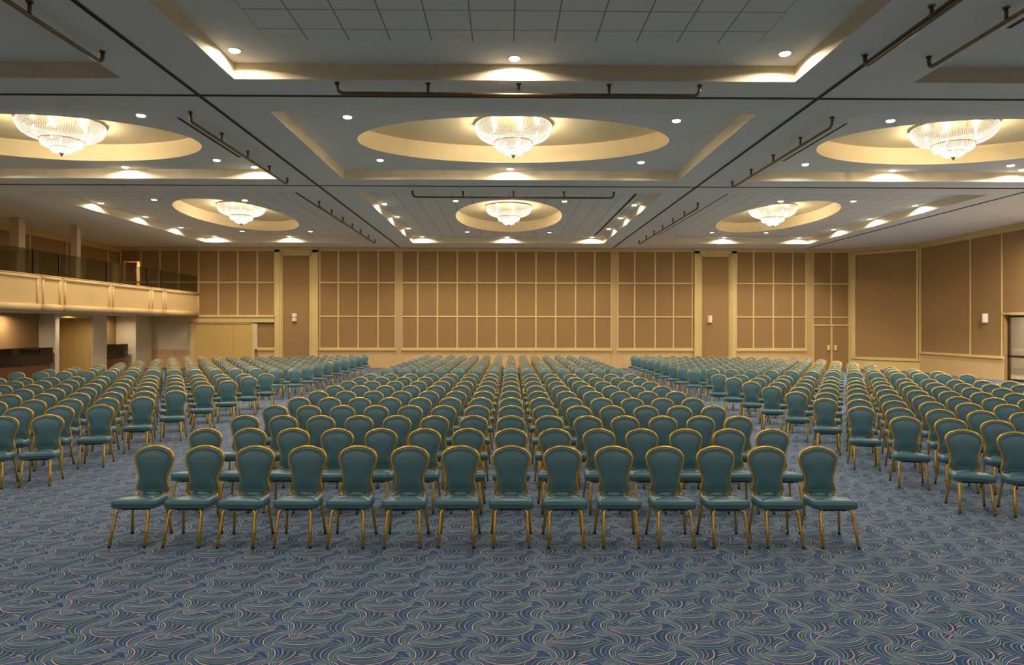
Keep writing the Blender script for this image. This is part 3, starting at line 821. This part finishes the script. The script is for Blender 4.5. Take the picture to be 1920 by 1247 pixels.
# ------------------------------------------------------------------ wall fixtures
def fixture(x, y, z, rz, label, two=False):
    r = empty('wall_fixture', (x, y, z), rz)
    def half(n_, z0, z1, wd):
        v = []; N = 9
        for zz in (z0, z1):
            for k in range(N):
                th = PI + PI * k / (N - 1)
                v.append((wd * math.cos(th), 0.16 * math.sin(th), zz))
        f = [(k, k + 1, N + k + 1, N + k) for k in range(N - 1)] + [tuple(range(N - 1, -1, -1)), tuple(range(N, 2 * N)), (0, N, 2 * N - 1, N - 1)]
        bevel(MB().add(v, f).build(n_, M['ivory'], r), 0.012, 2)
    if two: half('upper_shell', 0.02, 0.21, 0.125); half('lower_shell', -0.2, -0.02, 0.12); MB().box(-0.05, -0.08, -0.03, 0.05, 0, 0.03).build('bracket', M['ivory'], r)
    else: half('shell', -0.18, 0.18, 0.12); MB().box(-0.11, -0.1, -0.2, 0.11, 0, -0.18).build('lower_lip', M['lamp_rim'], r)
    tag(r, label, 'wall fixture')
fixture(bx(-10.6)[0], YB - 0.05, 2.56, 0, 'small off-white two-part wall fixture on the left framed pilaster', True)
fixture(bx(10.42)[0], YB - 0.05, 2.52, 0, 'small off-white half-round wall fixture on the right framed pilaster')
fixture(XR, 28.0, 2.5, -PI / 2, 'off-white half-round wall fixture on the right wall')

# ------------------------------------------------------------------ chairs
# local frame: origin on the floor under the top of the back; chair faces -Y
OUT0 = [(0, .910), (.05, .906), (.10, .892), (.145, .873), (.176, .846), (.195, .812), (.201, .780), (.197, .742), (.186, .702), (.171, .662), (.157, .620), (.150, .582), (.151, .550), (.159, .518), (.168, .486), (.168, .460), (.156, .438), (.130, .424), (.088, .420)]
OUT = [(x, 0.885 - (0.910 - z) * 0.984) for x, z in OUT0]
def catmull(P, sub):
    R = []
    for i in range(len(P) - 1):
        p0 = P[max(i - 1, 0)] if i > 0 else (-P[1][0], P[1][1]); p1 = P[i]; p2 = P[i + 1]; p3 = P[min(i + 2, len(P) - 1)]
        for k in range(sub):
            t = k / sub
            R.append(tuple(0.5 * ((2 * p1[c]) + (-p0[c] + p2[c]) * t + (2 * p0[c] - 5 * p1[c] + 4 * p2[c] - p3[c]) * t * t + (-p0[c] + 3 * p1[c] - 3 * p2[c] + p3[c]) * t ** 3) for c in (0, 1)))
    R.append(P[-1]); return R
def yback(z): return -0.055 * (0.885 - z) / 0.48 - 0.012 * math.sin(PI * (z - 0.40) / 0.49)

def chair_parts(lo=False):
    parts = {}
    half = OUT if not lo else [OUT[i] for i in (0, 2, 4, 6, 8, 10, 12, 14, 16, 18)]
    if not lo: half = catmull(OUT, 2)
    # inward offset of the tube centre line
    def inset(P, d):
        R = []
        for i, (x, z) in enumerate(P):
            if i == 0: R.append((0, z - d)); continue
            a = P[i - 1]; b = P[min(i + 1, len(P) - 1)]
            tx, tz = b[0] - a[0], b[1] - a[1]; L = math.hypot(tx, tz)
            R.append((x + tz / L * d, z - tx / L * d))
        return R
    c = inset(half, 0.013)
    path = [(-x, z) for x, z in reversed(c[1:])] + c
    fr = MB().tube([(x, yback(z), z) for x, z in path], 0.0135, 4 if lo else 8, caps=not lo)
    parts['back_frame'] = fr
    # upholstered back
    pi = inset(half, 0.020)
    ol = [(-x, z) for x, z in reversed(pi[1:])] + pi
    cz = 0.64
    N = len(ol)
    if lo: rings = [(1.0, -0.004), (0.9, -0.026), (0.5, -0.034)]
    else: rings = [(0.995, 0.018), (1.0, 0.0), (0.995, -0.014), (0.955, -0.024), (0.935, -0.021), (0.80, -0.031), (0.5, -0.037), (0.2, -0.038)]
    pad = MB(); v = []; f = []
    for s_, dy in rings:
        for x, z in ol:
            zz = cz + (z - cz) * s_; v.append((x * s_, yback(zz) + dy, zz))
    for i in range(len(rings) - 1):
        for k in range(N):
            l = (k + 1) % N
            f.append((i * N + k, i * N + l, (i + 1) * N + l, (i + 1) * N + k))
    v.append((0, yback(cz) + rings[-1][1] - 0.001, cz)); ci = len(v) - 1; b0 = (len(rings) - 1) * N
    for k in range(N): f.append((b0 + k, b0 + (k + 1) % N, ci))
    if not lo:
        v.append((0, yback(cz) + 0.026, cz)); cj = len(v) - 1
        for k in range(N): f.append((k, cj, (k + 1) % N))
    pad.add(v, f)
    # tongue of the pad reaching down behind the seat
    pad.box(-0.085, -0.075, 0.345, 0.085, -0.055, 0.425)
    parts['backrest'] = pad
    # seat cushion: rounded trapezoid layers
    def outline(grow, n_c):
        fx, rx, y0, y1 = 0.214, 0.195, -0.455, -0.115
        R = []
        cs = [(-fx, y0, 0.045, PI, 1.5 * PI), (fx, y0, 0.045, 1.5 * PI, 2 * PI), (rx, y1, 0.03, 0, 0.5 * PI), (-rx, y1, 0.03, 0.5 * PI, PI)]
        for (x, y, rr, a0, a1) in cs:
            sx = 1 if x > 0 else -1; sy = 1 if y > -0.3 else -1
            ccx, ccy = x - sx * rr, y - sy * rr
            for k in range(n_c):
                a = a0 + (a1 - a0) * k / max(1, n_c - 1)
                R.append((ccx + (rr + grow) * math.cos(a), ccy + (rr + grow) * math.sin(a)))
        # crown the long sides with one mid point
        return R
    nc = 2 if lo else 5
    if lo: lay = [(-0.012, 0.352), (0.0, 0.372), (0.0, 0.415), (-0.02, 0.436)]
    else: lay = [(-0.022, 0.347), (-0.006, 0.352), (0.0, 0.363), (0.0, 0.390), (0.003, 0.393), (0.0, 0.397), (0.0, 0.413), (-0.006, 0.425), (-0.020, 0.434), (-0.06, 0.441)]
    st = MB(); v = []; f = []
    dip = lambda y: -0.075 * (y + 0.455)   # the seat falls towards the back
    for g, z in lay:
        for x, y in outline(g, nc): v.append((x, y, z + dip(y)))
    n = nc * 4
    for i in range(len(lay) - 1):
        for k in range(n):
            l = (k + 1) % n
            f.append((i * n + k, i * n + l, (i + 1) * n + l, (i + 1) * n + k))
    v.append((0, -0.28, 0.447 + dip(-0.28))); ci = len(v) - 1
    for k in range(n): f.append(((len(lay) - 1) * n + k, (len(lay) - 1) * n + (k + 1) % n, ci))
    f.append(tuple(range(n - 1, -1, -1)))
    st.add(v, f); parts['seat'] = st
    tn = 4 if lo else 8
    for sx in (-1, 1):
        lg = MB()
        if lo: pts = [(sx * .12, -.40, .35), (sx * .150, -.435, .335), (sx * .169, -.537, 0.0)]
        else: pts = [(sx * .080, -.36, .342), (sx * .118, -.400, .343), (sx * .138, -.425, .338), (sx * .149, -.440, .326), (sx * .154, -.447, .306), (sx * .1605, -.488, .165), (sx * .1680, -.532, .018)]
        lg.tube(pts, 0.0135, tn, ry=0.0150)
        lg.cur = 1
        if not lo: lg.tube([(sx * .1680, -.532, .019), (sx * .1690, -.537, 0.0)], 0.0145, tn)
        parts['leg_f%d' % sx] = lg
        lg = MB()
        if lo: pts = [(sx * .145, -.07, .405), (sx * .168, -.115, .33), (sx * .198, -.07, 0.0)]
        else: pts = [(sx * .140, -.066, .408), (sx * .152, -.085, .392), (sx * .161, -.106, .36), (sx * .168, -.116, .31), (sx * .181, -.100, .17), (sx * .1965, -.072, .018)]
        lg.tube(pts, 0.0130, tn)
        lg.cur = 1
        if not lo: lg.tube([(sx * .1965, -.072, .019), (sx * .198, -.070, 0.0)], 0.0140, tn)
        parts['leg_r%d' % sx] = lg
    if not lo:
        b_ = MB()
        b_.box(-0.15, -0.41, 0.328, 0.15, -0.39, 0.348).box(-0.16, -0.13, 0.305, 0.16, -0.11, 0.324)
        b_.box(-0.10, -0.40, 0.322, -0.08, -0.12, 0.34).box(0.08, -0.40, 0.322, 0.10, -0.12, 0.34)
        parts['seat_frame'] = b_
    return parts

# seating plan in the chairs' own grid (their grid is turned slightly from the room)
GA = 0.0085
def gw(X, D): return (X * math.cos(GA) + D * math.sin(GA), -X * math.sin(GA) + D * math.cos(GA))
ORD = ['first', 'second', 'third', 'fourth', 'fifth', 'sixth', 'seventh', 'eighth', 'ninth', 'tenth', 'eleventh', 'twelfth', 'thirteenth', 'fourteenth', 'fifteenth', 'sixteenth', 'seventeenth', 'eighteenth', 'nineteenth', 'twentieth']
PITCH = 1.205
seats = []   # (X, D, angle, block, row, col)
for r_ in range(19):
    D = 7.05 + PITCH * r_ + (1.215 if r_ >= 10 else 0)
    for c in range(14):
        seats.append(((c - 7) * 0.521 + 0.015, D, 0.0, 'centre', r_, c))
tl = math.radians(17); tr = math.radians(19)
for r_ in range(17):
    D = 9.48 + PITCH * r_ + (1.215 if r_ >= 8 else 0)
    for c in range(14):
        seats.append((-6.35 - c * 0.541 * math.cos(tl), D - c * 0.541 * math.sin(tl), tl, 'left', r_, c))
for r_ in range(18):
    D = 8.22 + PITCH * r_ + (1.215 if r_ >= 9 else 0)
    for c in range(14):
        seats.append((5.42 + c * 0.533 * math.cos(tr), D - c * 0.533 * math.sin(tr), -tr, 'right', r_, c))
vis = []
for s_ in seats:
    X, D = s_[0], s_[1]
    px = 957 + 1290 * X / D; hw = 1290 * 0.27 / D
    if px + hw < 0 or px - hw > 1920: continue
    vis.append(s_)
vis.sort(key=lambda s_: s_[1])
near, far = vis[:300], vis[300:]

P = chair_parts()
MEM = {}
for k_, b_ in P.items():
    if k_ in ('seat', 'backrest'): MEM[k_] = b_.mesh(k_, M['teal'], True)
    elif k_ == 'back_frame': MEM[k_] = b_.mesh(k_, M['gold'], True)
    elif k_ == 'seat_frame': MEM[k_] = b_.mesh(k_, M['glide'])
    else: MEM[k_] = b_.mesh('leg', [M['gold'], M['glide']], True)
def make_chair():
    r = empty('banquet_chair')
    for k_ in ('seat', 'backrest', 'back_frame', 'seat_frame', 'leg_f-1', 'leg_f1', 'leg_r-1', 'leg_r1'):
        o = bpy.data.objects.new('leg' if k_.startswith('leg') else k_, MEM[k_]); COL.objects.link(o); o.parent = r
    return r
chair0 = make_chair(); parts0 = list(chair0.children)
rows_c = {}
def row_word(r_): return 'front' if r_ == 0 else ORD[r_]
for i, (X, D, a, blk, r_, c) in enumerate(near):
    if i == 0: r = chair0
    else:
        r = chair0.copy(); COL.objects.link(r)
        for ch in parts0:
            q = ch.copy(); COL.objects.link(q); q.parent = r
    x, y = gw(X, D)
    rnd = random.Random(i * 13 + 5)
    jx, jy, ja = rnd.uniform(-.006, .006), rnd.uniform(-.012, .012), rnd.uniform(-.015, .015)
    r.location = (x + jx, y + jy, 0); r.rotation_euler = (0, 0, a - GA + ja)
    if blk == 'centre':
        lb = 'teal and gold banquet chair, %s from left in %s row of centre block' % (ORD[c], row_word(r_))
        if c == 0: lb = 'teal and gold banquet chair, leftmost in %s row of centre block' % row_word(r_)
        if c == 13: lb = 'teal and gold banquet chair, rightmost in %s row of centre block' % row_word(r_)
    else:
        w_ = 'beside' if c == 0 else None
        lb = 'teal and gold banquet chair, %s from the aisle in %s row of %s block' % (ORD[c], row_word(r_), blk)
        if c == 0: lb = 'teal and gold banquet chair on the aisle in %s row of %s block' % (row_word(r_), blk)
    tag(r, lb, 'chair', 'banquet chairs in the %s block' % blk)

# the rows further back, one object
LP = chair_parts(True)
V = []; F3 = []; MI = []
for k_, b_ in LP.items():
    o = len(V); V += b_.v
    mi = 0 if k_ in ('seat', 'backrest') else 1
    for q in b_.f: F3.append(tuple(i + o for i in q)); MI.append(mi)
V = np.array(V); nv = len(V); nf = len(F3)
sizes = np.array([len(q) for q in F3]); flat = np.array([i for q in F3 for i in q])
allv = []; 
for i, (X, D, a, blk, r_, c) in enumerate(far):
    x, y = gw(X, D); rnd = random.Random(i * 7 + 3)
    t_ = a - GA + rnd.uniform(-.015, .015); x += rnd.uniform(-.006, .006); y += rnd.uniform(-.012, .012)
    R = np.array([[math.cos(t_), -math.sin(t_), 0], [math.sin(t_), math.cos(t_), 0], [0, 0, 1]])
    allv.append(V @ R.T + np.array([x, y, 0]))
nF = len(far)
me = bpy.data.meshes.new('distant_chairs')
vv = np.concatenate(allv).astype(np.float32)
me.vertices.add(len(vv)); me.vertices.foreach_set('co', vv.ravel())
li = np.concatenate([flat + k * nv for k in range(nF)]).astype(np.int32)
me.loops.add(len(li)); me.loops.foreach_set('vertex_index', li)
sz = np.tile(sizes, nF); stt = np.concatenate([[0], np.cumsum(sz)[:-1]]).astype(np.int32)
me.polygons.add(len(sz)); me.polygons.foreach_set('loop_start', stt)
me.materials.append(M['teal']); me.materials.append(M['gold'])
me.polygons.foreach_set('material_index', np.tile(np.array(MI, dtype=np.int32), nF))
me.polygons.foreach_set('use_smooth', np.ones(len(sz), dtype=bool))
me.update(calc_edges=True); me.validate()
fo = bpy.data.objects.new('distant_chairs', me); COL.objects.link(fo)
tag(fo, 'distant rows of teal and gold banquet chairs near the back wall', 'chairs'); fo['kind'] = 'stuff'
print('chairs near', len(near), 'far', nF, 'max near D', near[-1][1], 'verts', len(vv))
